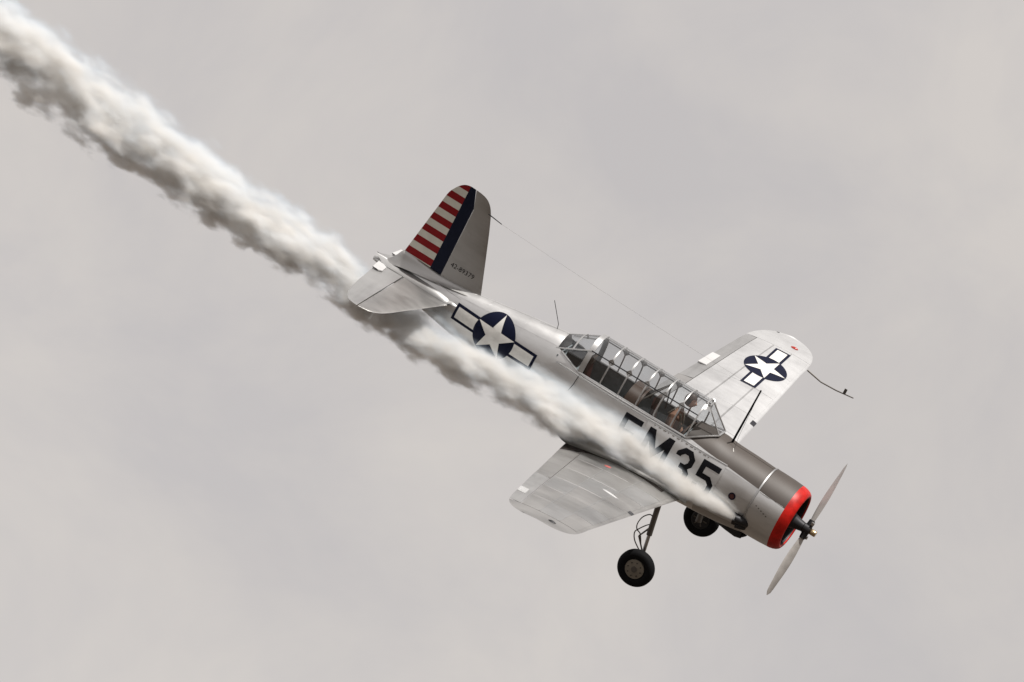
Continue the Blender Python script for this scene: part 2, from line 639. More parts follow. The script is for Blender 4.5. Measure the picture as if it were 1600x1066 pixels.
def arch(t_, zs=ZS, zt=ZT, w_=HW, n=2.4):
    """t 0 at the starboard foot, 1 at the top"""
    a = t_ * math.pi / 2
    return (w_ * max(math.cos(a), 0) ** (2 / n), zs + (zt - zs) * math.sin(a) ** (2 / n))


def t_of_z(z, zs=ZS, zt=ZT, n=2.4):
    return math.asin(((z - zs) / (zt - zs)) ** (n / 2)) * 2 / math.pi


TR = t_of_z(ZR)
canopy = MB()
canopy_o = MB().box((-2.565, 0, 0.40), (0.01, .7, .01)).build('canopy', M['frame'], plane, 0)


def hoop(x, r, wide, zt=ZT, zs=ZS, name='canopy_hoop', mat=None, lean=0.0, zrail=None):
    rows = []
    K = 28
    for i in range(K + 1):
        t_ = i / K * 2
        side = 1 if t_ <= 1 else -1
        s_, z_ = arch(t_ if t_ <= 1 else 2 - t_, zs, zt)
        s_ *= side
        s2, z2 = arch((t_ if t_ <= 1 else 2 - t_), zs, zt - r, HW - r)
        s2 *= side
        xx = x + lean * (z_ - zs)
        rows.append([(xx - wide, s_, z_ + .003), (xx + wide, s_, z_ + .003), (xx + wide, s2, z2), (xx - wide, s2, z2)])
    return MB().grid(rows, close_v=True).build(name, mat or M['frame'], canopy_o, 50)


HX = [-4.61, -4.23, -3.885, -3.545, -3.205, -2.875, -2.565]
for i, x in enumerate(HX):
    hoop(x, .022, .045 if i == 0 else .0125)


def rail_pts(s_, z_, x0, x1, k=2):
    return [(x0 + (x1 - x0) * i / (k - 1), s_, z_) for i in range(k)]


sr, zr = arch(TR)
for side in (1, -1):
    tubeobj('canopy_rail', rail_pts(side * (sr + .004), zr, HX[0], HX[-1]), .010, M['dark'], canopy_o)
    tubeobj('canopy_rail', rail_pts(side * (HW + .003), ZS + .012, HX[0], HX[-1]), .017, M['frame'], canopy_o)
    tubeobj('canopy_rail', [(HX[0], side * (sr + .004), zr), (-5.15, side * .435, .60)], .012, M['frame'], canopy_o)
    for x in HX[1:-1]:     # diamond gussets where hoops cross the rail
        MB().box((x, side * (sr + .006), zr), (.095, .008, .095), Matrix.Rotation(math.pi / 4, 3, 'Y')).build('gusset', M['frame'], canopy_o, 0)
tubeobj('canopy_rail', rail_pts(0, ZT - .002, HX[0], HX[-1]), .008, M['frame'], canopy_o)


def pane(rows, name='canopy_pane'):
    return MB().grid(rows).build(name, M['glass'], canopy_o, 60)


def arc_row(x, ta, tb, side, k=6, zt=ZT, zs=ZS, w_=HW):
    r = []
    for i in range(k + 1):
        s_, z_ = arch(ta + (tb - ta) * i / k, zs + .004, zt - .006, w_ - .006)
        r.append((x, side * s_, z_))
    return r


for a, b_ in zip(HX[:-1], HX[1:]):
    for side in (1, -1):
        pane([arc_row(a + .02, .02, TR - .01, side), arc_row(b_ - .02, .02, TR - .01, side)])
        pane([arc_row(a + .02, TR + .01, .99, side), arc_row(b_ - .02, TR + .01, .99, side)])
# rear glazing: fades from the big hoop down to the turtle deck
def rear_sec(x, side, upper, k=7):
    f = (x - HX[0]) / (-5.15 - HX[0])
    r = []
    for i in range(k + 1):
        if upper:
            t_ = TR + (1 - TR) * i / k
            s_, z_ = arch(t_)
            z2 = .59
            q = i / k * 90
            ss, zz = fus_pt(-5.15, ang_at_z(-5.15, .585) + (90 - ang_at_z(-5.15, .585)) * i / k)[1:]
        else:
            t_ = TR * i / k
            s_, z_ = arch(t_)
            ss, zz = fus_pt(-5.15, ang_at_z(-5.15, .585))[1:]
        r.append((x, side * ((s_ - .005) * (1 - f) + ss * f), (z_ - .005) * (1 - f) + zz * f))
    return r


for side in (1, -1):
    for (a, b_) in ((-4.63, -4.895), (-4.915, -5.145)):
        pane([rear_sec(a, side, True), rear_sec(b_, side, True)])
    pane([rear_sec(-4.63, side, False), rear_sec(-5.14, side, False)])
rr = []
for side in (1, -1):
    s1, s2 = rear_sec(-4.89, side, True), rear_sec(-4.92, side, True)
    s1 = [(p[0], p[1] * 1.006, p[2] + .006) for p in s1]
    s2 = [(p[0], p[1] * 1.006, p[2] + .006) for p in s2]
    if side == 1:
        rr = [s1, s2]
    else:
        rr = [rr[0] + s1[::-1][1:], rr[1] + s2[::-1][1:]]
MB().grid(rr).build('canopy_hoop', M['frame'], canopy_o)
tubeobj('canopy_rail', [(HX[0], 0, ZT), (-5.15, 0, .747)], .007, M['frame'], canopy_o)

# windscreen
ws = MB().box((-2.145, 0, .645), (.03, .32, .025)).build('windscreen', M['frame'], plane, 0)
PT, PB = [(-2.51, .115, 1.0), (-2.51, -.115, 1.0)], [(-2.135, .165, .655), (-2.135, -.165, .655)]
MB().grid([PB, PT]).build('windscreen_pane', M['glass'], ws, 0)
for side in (1, -1):
    rows = []
    for i in range(9):
        v_ = i / 8
        e0 = Vector((PB[0][0], side * PB[0][1], PB[0][2])).lerp(Vector((PT[0][0], side * PT[0][1], PT[0][2])), v_)
        s_, z_ = arch(v_ * .86)
        e1 = Vector((-2.57, side * s_, z_))
        rows.append([tuple(e0.lerp(e1, j / 5) + Vector((0, side * .03 * math.sin(math.pi * j / 5), .012 * math.sin(math.pi * j / 5)))) for j in range(6)])
    MB().grid(rows).build('windscreen_pane', M['glass'], ws, 60)
    tubeobj('windscreen_frame', [rows[0][0], rows[-1][0]], .013, M['frame'], ws)
    tubeobj('windscreen_frame', rows[0], .016, M['frame'], ws)
    tubeobj('windscreen_frame', rows[-1], .022, M['skin_c'], ws)
    # bright curved cap where the side pane meets the top of the hoop
    MB().grid([[tuple(Vector(p) + Vector((0, side * .003, .004))) for p in r] for r in rows[6:]]).build('windscreen_cap', M['frame'], ws, 60)
tubeobj('windscreen_frame', [PT[0], PT[1]], .014, M['frame'], ws)
tubeobj('windscreen_frame', [PB[0], PB[1]], .014, M['frame'], ws)

# ---- cowling
cow = MB()
cow.lathe([(-1.075, .578), (-1.07, .592), (-.95, .592), (-.75, .586), (-.570, .574), (-.570, .560), (-.80, .568), (-1.06, .572)], 72, closed=True)
cowl = cow.build('cowling', M['nose'], plane, 40)
lip = [(-.572, .5755), (-.54, .571), (-.49, .560), (-.44, .540), (-.405, .512), (-.39, .482), (-.395, .458), (-.412, .447), (-.43, .455), (-.45, .49), (-.52, .53), (-.58, .54)]
MB().lathe(lip, 72, closed=True).build('cowl_lip', M['red'], cowl, 60)
MB().lathe([(-.412, .4465), (-.44, .438), (-.60, .45), (-.80, .53), (-.80, .54), (-.60, .46), (-.45, .45)], 60, closed=True).build('cowl_throat', M['dark'], cowl, 60)
MB().lathe([(-1.105, .5935), (-1.102, .598), (-1.076, .599), (-1.073, .5935)], 72, closed=True).build('cowl_band', M['skin_c'], cowl, 40)
for side in (1, -1):      # split line strip of the two cowl halves
    pts = [(-1.05 + .44 * i / 6, side * (math.sqrt(.59**2 - (.32 - .0 * i) ** 2)), .322 - .018 * i / 6) for i in range(7)]
    pts = [(p[0], side * math.sqrt((.592 if p[0] < -.9 else .586 - .012 * (p[0] + .9) / .3 * 1.0) ** 2 - p[2] ** 2), p[2]) for p in pts]
    tubeobj('cowl_latch_strip', pts, .006, M['skin_c'], cowl)

# engine
eng = MB().lathe([(-.95, .0), (-.95, .26), (-.64, .26), (-.60, .19), (-.50, .165), (-.42, .12), (-.32, .095), (-.24, .080), (-.215, .0)], 28).build('engine', M['dark'], plane)
MB().lathe([(-.98, .0), (-.98, .55)], 32).build('baffle', M['dark'], eng)
for k in range(9):
    a = 2 * math.pi * k / 9
    d = Vector((0, math.sin(a), math.cos(a)))
    c0 = Vector((-.72, 0, 0))
    g = MB()
    prof = [(.24, .07)]
    for j in range(9):
        r0 = .27 + j * .025
        prof += [(r0, .075), (r0 + .004, .105), (r0 + .010, .105), (r0 + .014, .075)]
    prof += [(.50, .10), (.535, .085), (.54, .0)]
    ax = Vector((1, 0, 0))
    bx_ = d.cross(ax)
    rows = [[tuple(c0 + d * t_ + (ax * math.cos(q) + bx_ * math.sin(q)) * r_) for t_, r_ in prof] for q in [2 * math.pi * i / 14 for i in range(14)]]
    g.grid(rows, close_u=True)
    g.build('engine_cylinder', M['steel'] if k % 2 else M['dark'], eng)
    tubeobj('pushrod', [tuple(c0 + d * .2 + ax * .12 + bx_ * .03), tuple(c0 + d * .5 + ax * .1 + bx_ * .03)], .01, M['steel'], eng)

# propeller
hubm = MB().lathe([(-.23, .0), (-.23, .085), (-.12, .085), (-.10, .05), (-.10, .0)], 24)
prop = hubm.build('propeller', M['dark'], plane)
MB().lathe([(-.10, .045), (-.085, .052), (-.015, .052), (-.0, .045), (.0, .0)], 20).build('propeller_dome', M['brass'], prop)
bd = Vector((0, -.388, .922)).normalized()
for sg in (1, -1):
    d = bd * sg
    tn = -Vector((1, 0, 0)).cross(d)
    MB().tube([Vector((-.165, 0, 0)) + d * .03, Vector((-.165, 0, 0)) + d * .17], [.062, .05], 14).build('blade_socket', M['dark'], prop)
    # counterweight
    MB().box(tuple(Vector((-.12, 0, 0)) + d * .12 + tn * .07), (.05, .05, .05)).build('counterweight', M['steel'], prop, 0)
    rows = []
    for i in range(19):
        r = .16 + (1.25 - .16) * i / 18
        u_ = i / 18
        ch = .055 + .065 * math.sin(min(1, u_ / .55) * math.pi / 2) - .02 * max(0, u_ - .6) / .4
        if u_ > .9:
            ch *= math.sqrt(max(0.02, 1 - ((u_ - .9) / .1) ** 2))
        th = .045 * (1 - u_) ** 1.6 + .006
        pitch = R_(62 - 44 * u_)
        cdir = (tn * math.cos(pitch) - Vector((1, 0, 0)) * math.sin(pitch) * -1)
        nd = cdir.cross(d).normalized()
        c0 = Vector((-.165, 0, 0)) + d * r
        rows.append([tuple(c0 + cdir * ch * .75 * math.cos(q) + nd * th * .5 * math.sin(q) * (1 if math.sin(q) > 0 else .5)) for q in [2 * math.pi * j / 12 for j in range(12)]])
    g = MB().grid(rows, close_v=True)
    g.f.append(tuple(len(g.v) - 12 + j for j in range(12)))
    bl = g.build('blade', M['blade'], prop, 50)

# ---- exhaust and belly scoop
ex = MB()
pts = [(-1.00, .40, -.30), (-1.03, .49, -.27), (-1.07, .55, -.255), (-1.13, .59, -.25), (-1.20, .61, -.25)]
ex.tube(pts, [.07, .075, .075, .07, .062], 16, cap=False)
exo = ex.build('exhaust_pipe', M['dark'], plane)
MB().tube([(-1.03, .44, -.36), (-1.08, .51, -.36), (-1.16, .52, -.38)], [.06, .055, .05], 12).build('exhaust_pipe', M['dark'], plane)
# cut-out shroud round the pipe
rows = []
for i in range(6):
    x = -1.10 - .15 * i / 5
    rows.append([fus_pt(x, a, .006 + (.002 if 0 < k < 7 else -.004)) for k, a in enumerate([-46 + 32 * kk / 7 for kk in range(8)])])
MB().grid(rows).build('exhaust_shroud', M['soot'], plane)
sc = MB()
rows = []
for x, zb, ww in ((-1.06, -.735, .14), (-1.16, -.76, .15), (-1.35, -.745, .13), (-1.6, -.715, .07), (-1.75, -.70, .02)):
    rows.append([(x, ww * math.cos(q), -.60 + (zb + .60) * max(0, math.sin(q)) ** .7) for q in [math.pi * j / 10 for j in range(11)]])
sc.grid(rows).build('belly_scoop', M['dark'], plane)
MB().tube([(-1.075, .0, -.60 - .08), (-1.06, 0, -.70)], [.09, .09], 12).build('scoop_duct', M['dark'], plane)

# ---- wings
def le(s):
    s = abs(s)
    base = (-2.14 - (s - .6) * .0455) if s > .6 else -2.14 + (.6 - s) * .10
    return base


def te(s):
    s = abs(s)
    return -4.24 + (s - .6) * .118


def planform(s):
    s = abs(s)
    a, b_ = le(s), te(s)
    if s > 5.55:
        u_ = min(1, (s - 5.55) / (6.43 - 5.55))
        k = (1 - u_**3.0) ** (1 / 2.5)
        c = -2.98
        a, b_ = c + (a + .01 - c) * (1 - u_**3.9) ** (1 / 2.4), c + (b_ - c) * k
        if u_ >= 1:
            a = b_ = c
    return a, b_


def zle(s):
    return -.125 + .14 * (abs(s) - 3.1)


def foil(c):
    return 2.6 * (.2969 * math.sqrt(max(c, 0)) - .126 * c - .3516 * c**2 + .2843 * c**3 - .1036 * c**4)


def wing_pt(s, c, side, off=0.0, flap=0.0):
    """side of the wing is the sign of s; side=+1 top, -1 bottom"""
    a, b_ = planform(s)
    ch = a - b_
    sa = abs(s)
    th = (.165 - .055 * min(1, sa / 6.1)) * ch
    if sa > 5.55:
        u_ = (sa - 5.55) / .85
        th *= (1 - min(1, u_) ** 3) * .75 + .25 * (1 - min(1, u_))**.5
    camber = .022 * ch * 4 * c * (1 - c)
    z = zle(sa) - .125 * (c * ch / 1.57 if sa > 1 else c * ch / 1.57) + camber + side * .5 * th * foil(c)
    return (a - ch * c, s, z + side * off)


def wing_top(x, s, off=0.0):
    a, b_ = planform(s)
    c = min(max((a - x) / (a - b_), 0), 1)
    p = wing_pt(s, c, 1)
    return (x, s, p[2] + off)


def wing_piece(s0, s1, c0, c1, ns, nc, name, mat, parent, rot_te=0.0, hinge=None, c0f=None):
    rows = []
    for i in range(ns + 1):
        s = s0 + (s1 - s0) * i / ns
        ca = c0f(s) if c0f else c0
        top = [wing_pt(s, ca + (c1 - ca) * (k / nc) ** (1.6 if ca == 0 else 1), 1) for k in range(nc + 1)]
        bot = [wing_pt(s, ca + (c1 - ca) * (k / nc) ** (1.6 if ca == 0 else 1), -1) for k in range(nc + 1)]
        ring = top + bot[::-1]
        rows.append(ring)
    g = MB().grid(rows, close_v=True)
    m_ = len(rows[0])
    for base in (0, ns * m_):
        for k in range(nc):
            a_, b_, c_, d_ = base + k, base + k + 1, base + m_ - 2 - k, base + m_ - 1 - k
            g.f.append((a_, b_, c_, d_))
    if rot_te:
        hx = Vector(wing_pt((s0 + s1) / 2, c0, 1))
        nv = []
        for p in g.v:
            a_, b_ = planform(p[1])
            hxx = a_ - (a_ - b_) * c0
            hz = (wing_pt(p[1], c0, 1)[2] + wing_pt(p[1], c0, -1)[2]) / 2
            dx, dz = p[0] - hxx, p[2] - hz
            ca, sa = math.cos(rot_te), math.sin(rot_te)
            nv.append((hxx + dx * ca - dz * sa, p[1], hz + dx * sa + dz * ca))
        g.v = nv
    return g.build(name, mat, parent, 30, weld=0.0004)


CH = .835
for sd in (1, -1):
    wing = wing_piece(sd * .25, sd * 5.87, 0, CH, 24, 18, 'wing', M['skin_b'] if sd > 0 else M['skin_lit'], plane)
    wing_piece(sd * 5.875, sd * 6.429, 0, 1, 20, 18, 'wing_tip', M['skin_b'] if sd > 0 else M['skin_lit'], wing)
    wing_piece(sd * .45, sd * 3.52, CH + .006, 1, 10, 5, 'flap', M['skin_b'], wing)
    ail = wing_piece(sd * 3.545, sd * 5.86, CH + .008, 1, 10, 5, 'aileron', M['dope'], wing, rot_te=R_(-3 * sd))
    # trim tab on the aileron's trailing edge
    s0, s1 = (4.17, 4.68) if sd < 0 else (4.85, 5.2)
    rows = []
    for i in range(5):
        s = sd * (s0 + (s1 - s0) * i / 4)
        a_, b_ = planform(s)
        c0, c1 = (.895, .998)
        pts = [wing_top(a_ - (a_ - b_) * (c0 + (c1 - c0) * k / 3), s, .012 + .004 * k) for k in range(4)]
        low = [(p[0], p[1], p[2] - .014) for p in pts]
        rows.append(pts + low[::-1])
    g = MB().grid(rows, close_v=True)
    for base in (0, 4 * 8):
        g.f.append(tuple(base + j for j in range(8)))
    g.build('trim_tab', M['tab'], ail, 30)
    # skin panels of the upper surface
    cs = [0.04, .30, .58, CH - .004]
    sss = [.62, 1.5, 2.38, 3.26, 4.14, 5.0, 5.86]
    pi = 0
    for i in range(6):
        for j in range(3):
            gap = .004
            rows = []
            for u_ in range(-1, 6):
                s = sd * (sss[i] + gap + (sss[i + 1] - sss[i] - 2 * gap) * min(max(u_, 0), 4) / 4)
                row = []
                for v_ in range(-1, 8):
                    c = cs[j] + gap * .5 + (cs[j + 1] - cs[j] - gap) * min(max(v_, 0), 6) / 6
                    edge = u_ in (-1, 5) or v_ in (-1, 7)
                    row.append(wing_pt(s, c, 1, .0003 if edge else .0035))
                rows.append(row)
            MB().grid(rows).build('skin_panel', (skins[(i * 2 + j) % 3] if sd > 0 else (M['skin_lit'], M['skin_lit_b'])[(i + j) % 2]), wing, 30, weld=.0001)
            pi += 1
    # riveted lap strips between the sheets
    for c_, sa_, sb_ in ((.30, .75, 5.85), (.58, 1.3, 5.85)):
        rows = []
        for i in range(25):
            s = sd * (sa_ + (sb_ - sa_) * i / 24)
            rows.append([wing_pt(s, c_ + d_, 1, h_) for d_, h_ in ((-.009, .0032), (-.007, .0062), (.007, .0062), (.009, .0032))])
        MB().grid(rows).build('lap_strip', M['skin_c'], wing, 30)
    for s_, ca_, cb_ in ((1.5, .35, .82), (2.38, .32, .82), (3.26, .32, .82), (4.14, .6, .82), (5.0, .6, .82)):
        rows = []
        for i in range(11):
            c = ca_ + (cb_ - ca_) * i / 10
            rows.append([wing_pt(sd * (s_ + d_), c, 1, h_) for d_, h_ in ((-.013, .0034), (-.010, .0066), (.010, .0066), (.013, .0034))])
        MB().grid(rows).build('lap_strip', M['skin_b'] if sd > 0 else M['skin_lit'], wing, 30)
    # landing lamp in the leading edge
    g = MB()
    rows = []
    for i in range(7):
        s = sd * (3.03 + .15 * i / 6)
        row = []
        for k in range(7):
            c = .002 + .05 * k / 6 if k else 0.0
            row.append(wing_pt(s, c, 1, .005))
        rows.append(row)
    g.grid(rows).build('landing_light', M['lens'], wing)
    # walkway strip beside the root
    wk = []
    xs = [-4.2, -4.1, -4.0, -3.9, -3.75, -3.55, -3.3, -3.0, -2.8, -2.6, -2.4]
    so = [1.30, 1.22, 1.12, 1.0, .86, .80, .77, .80, .84, .90, .98]
    si = [.40, .40, .42, .45, .52, .58, .62, .66, .70, .74, .80]
    rows = []
    for x, o1, i1 in zip(xs, so, si):
        rows.append([wing_top(max(x, planform(sd * (i1 + (o1 - i1) * k / 4))[1] + .002), sd * (i1 + (o1 - i1) * k / 4), .007) for k in range(5)])
    MB().grid(rows).build('walkway', M['soot'], wing)
    # root fillet
    rows = []
    for i in range(26):
        x = -2.02 - (4.75 - 2.02) * i / 25
        t_ = i / 25
        rad = .16 + .10 * t_
        xw = min(max(x, te(.6) + .01), le(.6) - .01)
        s_out = .55 + rad
        if x < te(.6):
            k = (te(.6) - x) / (te(.6) + 4.75 + 1e-6)
            s_out = .55 + rad * (1 - k) - .08 * k
            zo = wing_top(xw, s_out)[2] + .10 * k
        else:
            zo = wing_top(xw, s_out)[2] + .006
        z_up = zo + rad * 1.1
        s_in = fus_s(x, z_up) + .004
        row = []
        for k in range(9):
            q = k / 8 * math.pi / 2
            row.append((x, sd * (s_in + (s_out - s_in) * (1 - math.cos(q))), zo + (z_up - zo) * (1 - math.sin(q))))
        rows.append(row)
    MB().grid(rows).build('wing_fillet', M['skin'], wing, 60)
# raised fairing on the starboard wing, port and starboard marker lamps
g = MB()
rows = []
c0 = Vector((-2.81, 2.75, 0))
for i in range(9):
    a_ = -1 + 2 * i / 8
    hw = .045 * math.sqrt(max(0, 1 - a_ * a_)) + .001
    rows.append([])
    for k in range(7):
        b_ = -1 + 2 * k / 6
        x = c0.x + a_ * .16
        s = c0.y + a_ * .05 + b_ * hw
        rows[-1].append(wing_top(x, s, .004 + .014 * (1 - b_ * b_) * (1 - a_ * a_)))
g.grid(rows).build('wing_fairing', M['tab'], plane)
for sd, mt in ((1, M['dark']), (-1, M['redglass'])):
    s = 6.10 * sd
    g = MB()
    rows = [[wing_top(-2.79 + .07 * math.cos(q) * r_, s + .035 * math.sin(q) * r_, .005 + .02 * (1 - r_ * r_)) for q in [2 * math.pi * j / 14 for j in range(14)]] for r_ in (0.05, .4, .75, 1)]
    g.grid(rows, close_v=True).build('navigation_light', mt, plane)


# ---- flat markings draped on a surface
def drape(name, polys, fn, mat, parent, step=.05):
    bm = bmesh.new()
    for poly in polys:
        tris = tessellate_polygon([[Vector((p[0], p[1], 0)) for p in poly]])
        vs = [bm.verts.new((p[0], p[1], 0)) for p in poly]
        for t_ in tris:
            try:
                bm.faces.new([vs[i] for i in t_])
            except ValueError:
                pass
    lo = [min(p[k] for poly in polys for p in poly) for k in (0, 1)]
    hi = [max(p[k] for poly in polys for p in poly) for k in (0, 1)]
    for ax in (0, 1):
        v_ = lo[ax] + step
        while v_ < hi[ax]:
            no = (1, 0, 0) if ax == 0 else (0, 1, 0)
            bmesh.ops.bisect_plane(bm, geom=bm.verts[:] + bm.edges[:] + bm.faces[:], plane_co=(v_ if ax == 0 else 0, v_ if ax == 1 else 0, 0), plane_no=no)
            v_ += step
    vs = [fn(v_.co.x, v_.co.y) for v_ in bm.verts]
    bm.verts.index_update()
    fs = [[v_.index for v_ in f.verts] for f in bm.faces]
    bm.free()
    return finish(name, vs, fs, mat, parent, 60, True)


def on_fus(off, side=1):
    def fn(x, z):
        p = fus_pt(x, ztoa(x, z), off)
        return (p[0], side * p[1], p[2])
    return fn


def on_wing(off):
    return lambda x, s: wing_top(x, s, off)


def circle(cx, cy, r, n=48):
    return [(cx + r * math.cos(2 * math.pi * k / n), cy + r * math.sin(2 * math.pi * k / n)) for k in range(n)]


def insignia(cx, cy, r, along_x, fn_b, fn_w, parent, name='star_insignia'):
    """star points +v; bars lie along +-u. along_x: u is x"""
    def mp(u_, v_):
        return (cx + u_, cy + v_) if along_x else (cx + v_, cy + u_)
    bd_ = r / 8
    hb = r / 4
    n = 60
    blue = [mp(r * math.cos(2 * math.pi * k / n), r * math.sin(2 * math.pi * k / n)) for k in range(n)]
    polys = [blue]
    yy = hb + bd_
    for sg in (1, -1):
        arc = []
        a0 = math.asin(yy / r)
        for k in range(7):
            a = a0 - 2 * a0 * k / 6
            arc.append((sg * r * math.cos(a) * 1.0005, r * math.sin(a)))
        polys.append([mp(u_, v_) for u_, v_ in arc + [(sg * (2 * r + bd_), -yy), (sg * (2 * r + bd_), yy)]])
    base = drape(name, polys, fn_b, M['blue'], parent)
    star = []
    for k in range(10):
        a = math.pi / 2 + math.pi * k / 5
        rr_ = r * .985 if k % 2 == 0 else r * .985 * .382
        star.append(mp(rr_ * math.cos(a), rr_ * math.sin(a)))
    drape('white_star', [star], fn_w, M['white'], base)
    for sg in (1, -1):
        a0 = math.asin(hb / r)
        arc = [(sg * r * math.cos(a0 - 2 * a0 * k / 6) * 1.0, r * math.sin(a0 - 2 * a0 * k / 6)) for k in range(7)]
        drape('white_bar', [[mp(u_, v_) for u_, v_ in arc + [(sg * 2 * r, -hb), (sg * 2 * r, hb)]]], fn_w, M['white'], base)


for sd in (1, -1):
    insignia(-6.17, .165, .378, True, on_fus(.0085, sd), on_fus(.0115, sd), plane)
insignia(-2.875, -4.965, .385, False, on_wing(.009), on_wing(.012), plane)

# block letters
W_, H_, T_, C_ = .335, .57, .088, .10
k_ = .036
G5 = [(0, H_), (W_, H_), (W_, H_ - T_), (T_, H_ - T_), (T_, .28 + T_), (W_ - C_, .28 + T_), (W_, .28 + T_ - C_), (W_, C_), (W_ - C_, 0), (C_, 0), (0, C_), (0, C_ + .06), (T_, C_ + .06), (T_, C_ + k_), (C_ + k_, T_), (W_ - C_ - k_, T_), (W_ - T_, C_ + k_), (W_ - T_, .28 + T_ - C_ - k_), (W_ - C_ - k_, .28), (0, .28)]
h2 = H_ / 2
G3 = [(0, H_ - C_), (C_, H_), (W_ - C_, H_), (W_, H_ - C_), (W_, h2 + .06), (W_ - .05, h2), (W_, h2 - .06), (W_, C_), (W_ - C_, 0), (C_, 0), (0, C_), (0, C_ + .06), (T_, C_ + .06), (T_, C_ + k_), (C_ + k_, T_), (W_ - C_ - k_, T_), (W_ - T_, C_ + k_), (W_ - T_, h2 - .09), (W_ - T_ - .04, h2 - T_ / 2), (.13, h2 - T_ / 2), (.13, h2 + T_ / 2), (W_ - T_ - .04, h2 + T_ / 2), (W_ - T_, h2 + .09), (W_ - T_, H_ - C_ - k_), (W_ - C_ - k_, H_ - T_), (C_ + k_, H_ - T_), (T_, H_ - C_ - k_), (T_, H_ - C_ - .06), (0, H_ - C_ - .06)]
WM = .47
GM = [(0, 0), (0, H_), (.11, H_), (WM / 2, .30), (WM - .11, H_), (WM, H_), (WM, 0), (WM - T_, 0), (WM - T_, H_ - .21), (WM / 2, .12), (T_, H_ - .21), (T_, 0)]
GE = [(0, 0), (0, H_), (W_, H_), (W_, H_ - T_), (T_, H_ - T_), (T_, h2 + T_ / 2), (W_ - .06, h2 + T_ / 2), (W_ - .06, h2 - T_ / 2), (T_, h2 - T_ / 2), (T_, T_), (W_, T_), (W_, 0)]
ZL = .318 - H_
for glyph, x0 in ((GE, -3.60), (GM, -3.135), (G3, -2.555), (G5, -2.11)):
    drape('letter', [[(x0 + p[0], ZL + p[1]) for p in glyph]], on_fus(.019), M['black'], plane)
for glyph, x0, w0 in ((GE, -2.11, W_), (GM, -2.685, WM), (G3, -3.135, W_), (G5, -3.60, W_)):
    drape('letter', [[(x0 + w0 - p[0], ZL + p[1]) for p in glyph]], on_fus(.019, -1), M['black'], plane)
# red data disc on the accessory panel
dd = drape('red_emblem', [circle(-1.417, .035, .062, 28)], on_fus(.011), M['blue'], plane, .04)
drape('red_emblem_centre', [circle(-1.417, .035, .040, 24)], on_fus(.013), M['cushion'], dd, .04)
drape('fuel_cap_mark', [circle(-3.34, 1.18, .06, 20)], on_wing(.0065), M['rednote'], plane, .05)


def text_polys(body, size):
    cu = bpy.data.curves.new('t', 'FONT')
    cu.body = body
    cu.size = size
    cu.resolution_u = 2
    o = bpy.data.objects.new('t', cu)
    col.objects.link(o)
    dg = bpy.context.evaluated_depsgraph_get()
    me = bpy.data.meshes.new_from_object(o.evaluated_get(dg))
    polys = [[(me.vertices[i].co.x, me.vertices[i].co.y) for i in p.vertices] for p in me.polygons]
    bpy.data.objects.remove(o)
    bpy.data.meshes.remove(me)
    return polys


# ---- fin, rudder
def fin_le(z):
    return FLE(z)


FLE = pchip([.30, .50, .52, 1.2, 1.70, 1.86, 1.98, 2.04, 2.062, 2.065], [-6.70, -6.745, -6.752, -6.985, -7.165, -7.235, -7.33, -7.45, -7.62, -7.70])
FTE = pchip([.30, .50, 1.0, 1.55, 1.77, 1.90, 2.0, 2.045, 2.062, 2.065], [-8.27, -8.235, -8.15, -8.055, -8.015, -7.95, -7.87, -7.80, -7.73, -7.70])
HINGE = -7.505


def fin_pt(x, z, side, off=0.0):
    a, b_ = FLE(z), FTE(z)
    ch = max(a - b_, .01)
    c = min(max((a - x) / ch, 0), 1)
    th = .10 * ch * .5 * foil(c) * (1 if z < 1.8 else max(.25, 1 - (z - 1.8) / .4))
    return (x, side * (th + off), z)


def vert_piece(z0, z1, fa, fb_, name, mat, parent, nz=36, nc=16):
    rows = []
    for i in range(nz + 1):
        z = z0 + (z1 - z0) * (1 - (1 - i / nz) ** 1.7)
        xa, xb = fa(z), fb_(z)
        f_ = [xa + (xb - xa) * (k / nc) ** 1.4 for k in range(nc + 1)]
        rows.append([fin_pt(x, z, 1) for x in f_] + [fin_pt(x, z, -1) for x in f_[::-1]])
    g = MB().grid(rows, close_v=True)
    return g.build(name, mat, parent, 40, weld=.0006)


hx = lambda z: min(HINGE - (.035 * max(0, (z - 1.75)) / .3 * 3), FLE(z) - .005)
fin = vert_piece(.30, 2.064, lambda z: FLE(z), lambda z: max(hx(z), FTE(z)), 'fin', M['skin'], plane)
rud = vert_piece(.50, 2.064, lambda z: hx(z) - .008, lambda z: FTE(z), 'rudder', M['rudder'], plane)
drape('serial_number', [[(-7.435 + p[0] * 1.0, .690 + p[1]) for p in poly] for poly in text_polys('42-89379', .118)], lambda x, z: fin_pt(x, z, 1, .004), M['black'], fin, .2)
drape('serial_number', [[(-6.935 - p[0] * 1.0, .690 + p[1]) for p in poly] for poly in text_polys('42-89379', .118)], lambda x, z: fin_pt(x, z, -1, .004), M['black'], fin, .2)
drape('inspection_cover', [circle(-7.39, 1.33, .03, 16)], lambda x, z: fin_pt(x, z, 1, .006), M['skin_c'], fin, .1)
# the rudder's lower edge slopes down towards the hinge
for v_ in rud.data.vertices:
    k = max(0, 1 - (v_.co.z - .5) / .35)
    v_.co.z += (.008 - .050 * (v_.co.x + 8.235)) * k
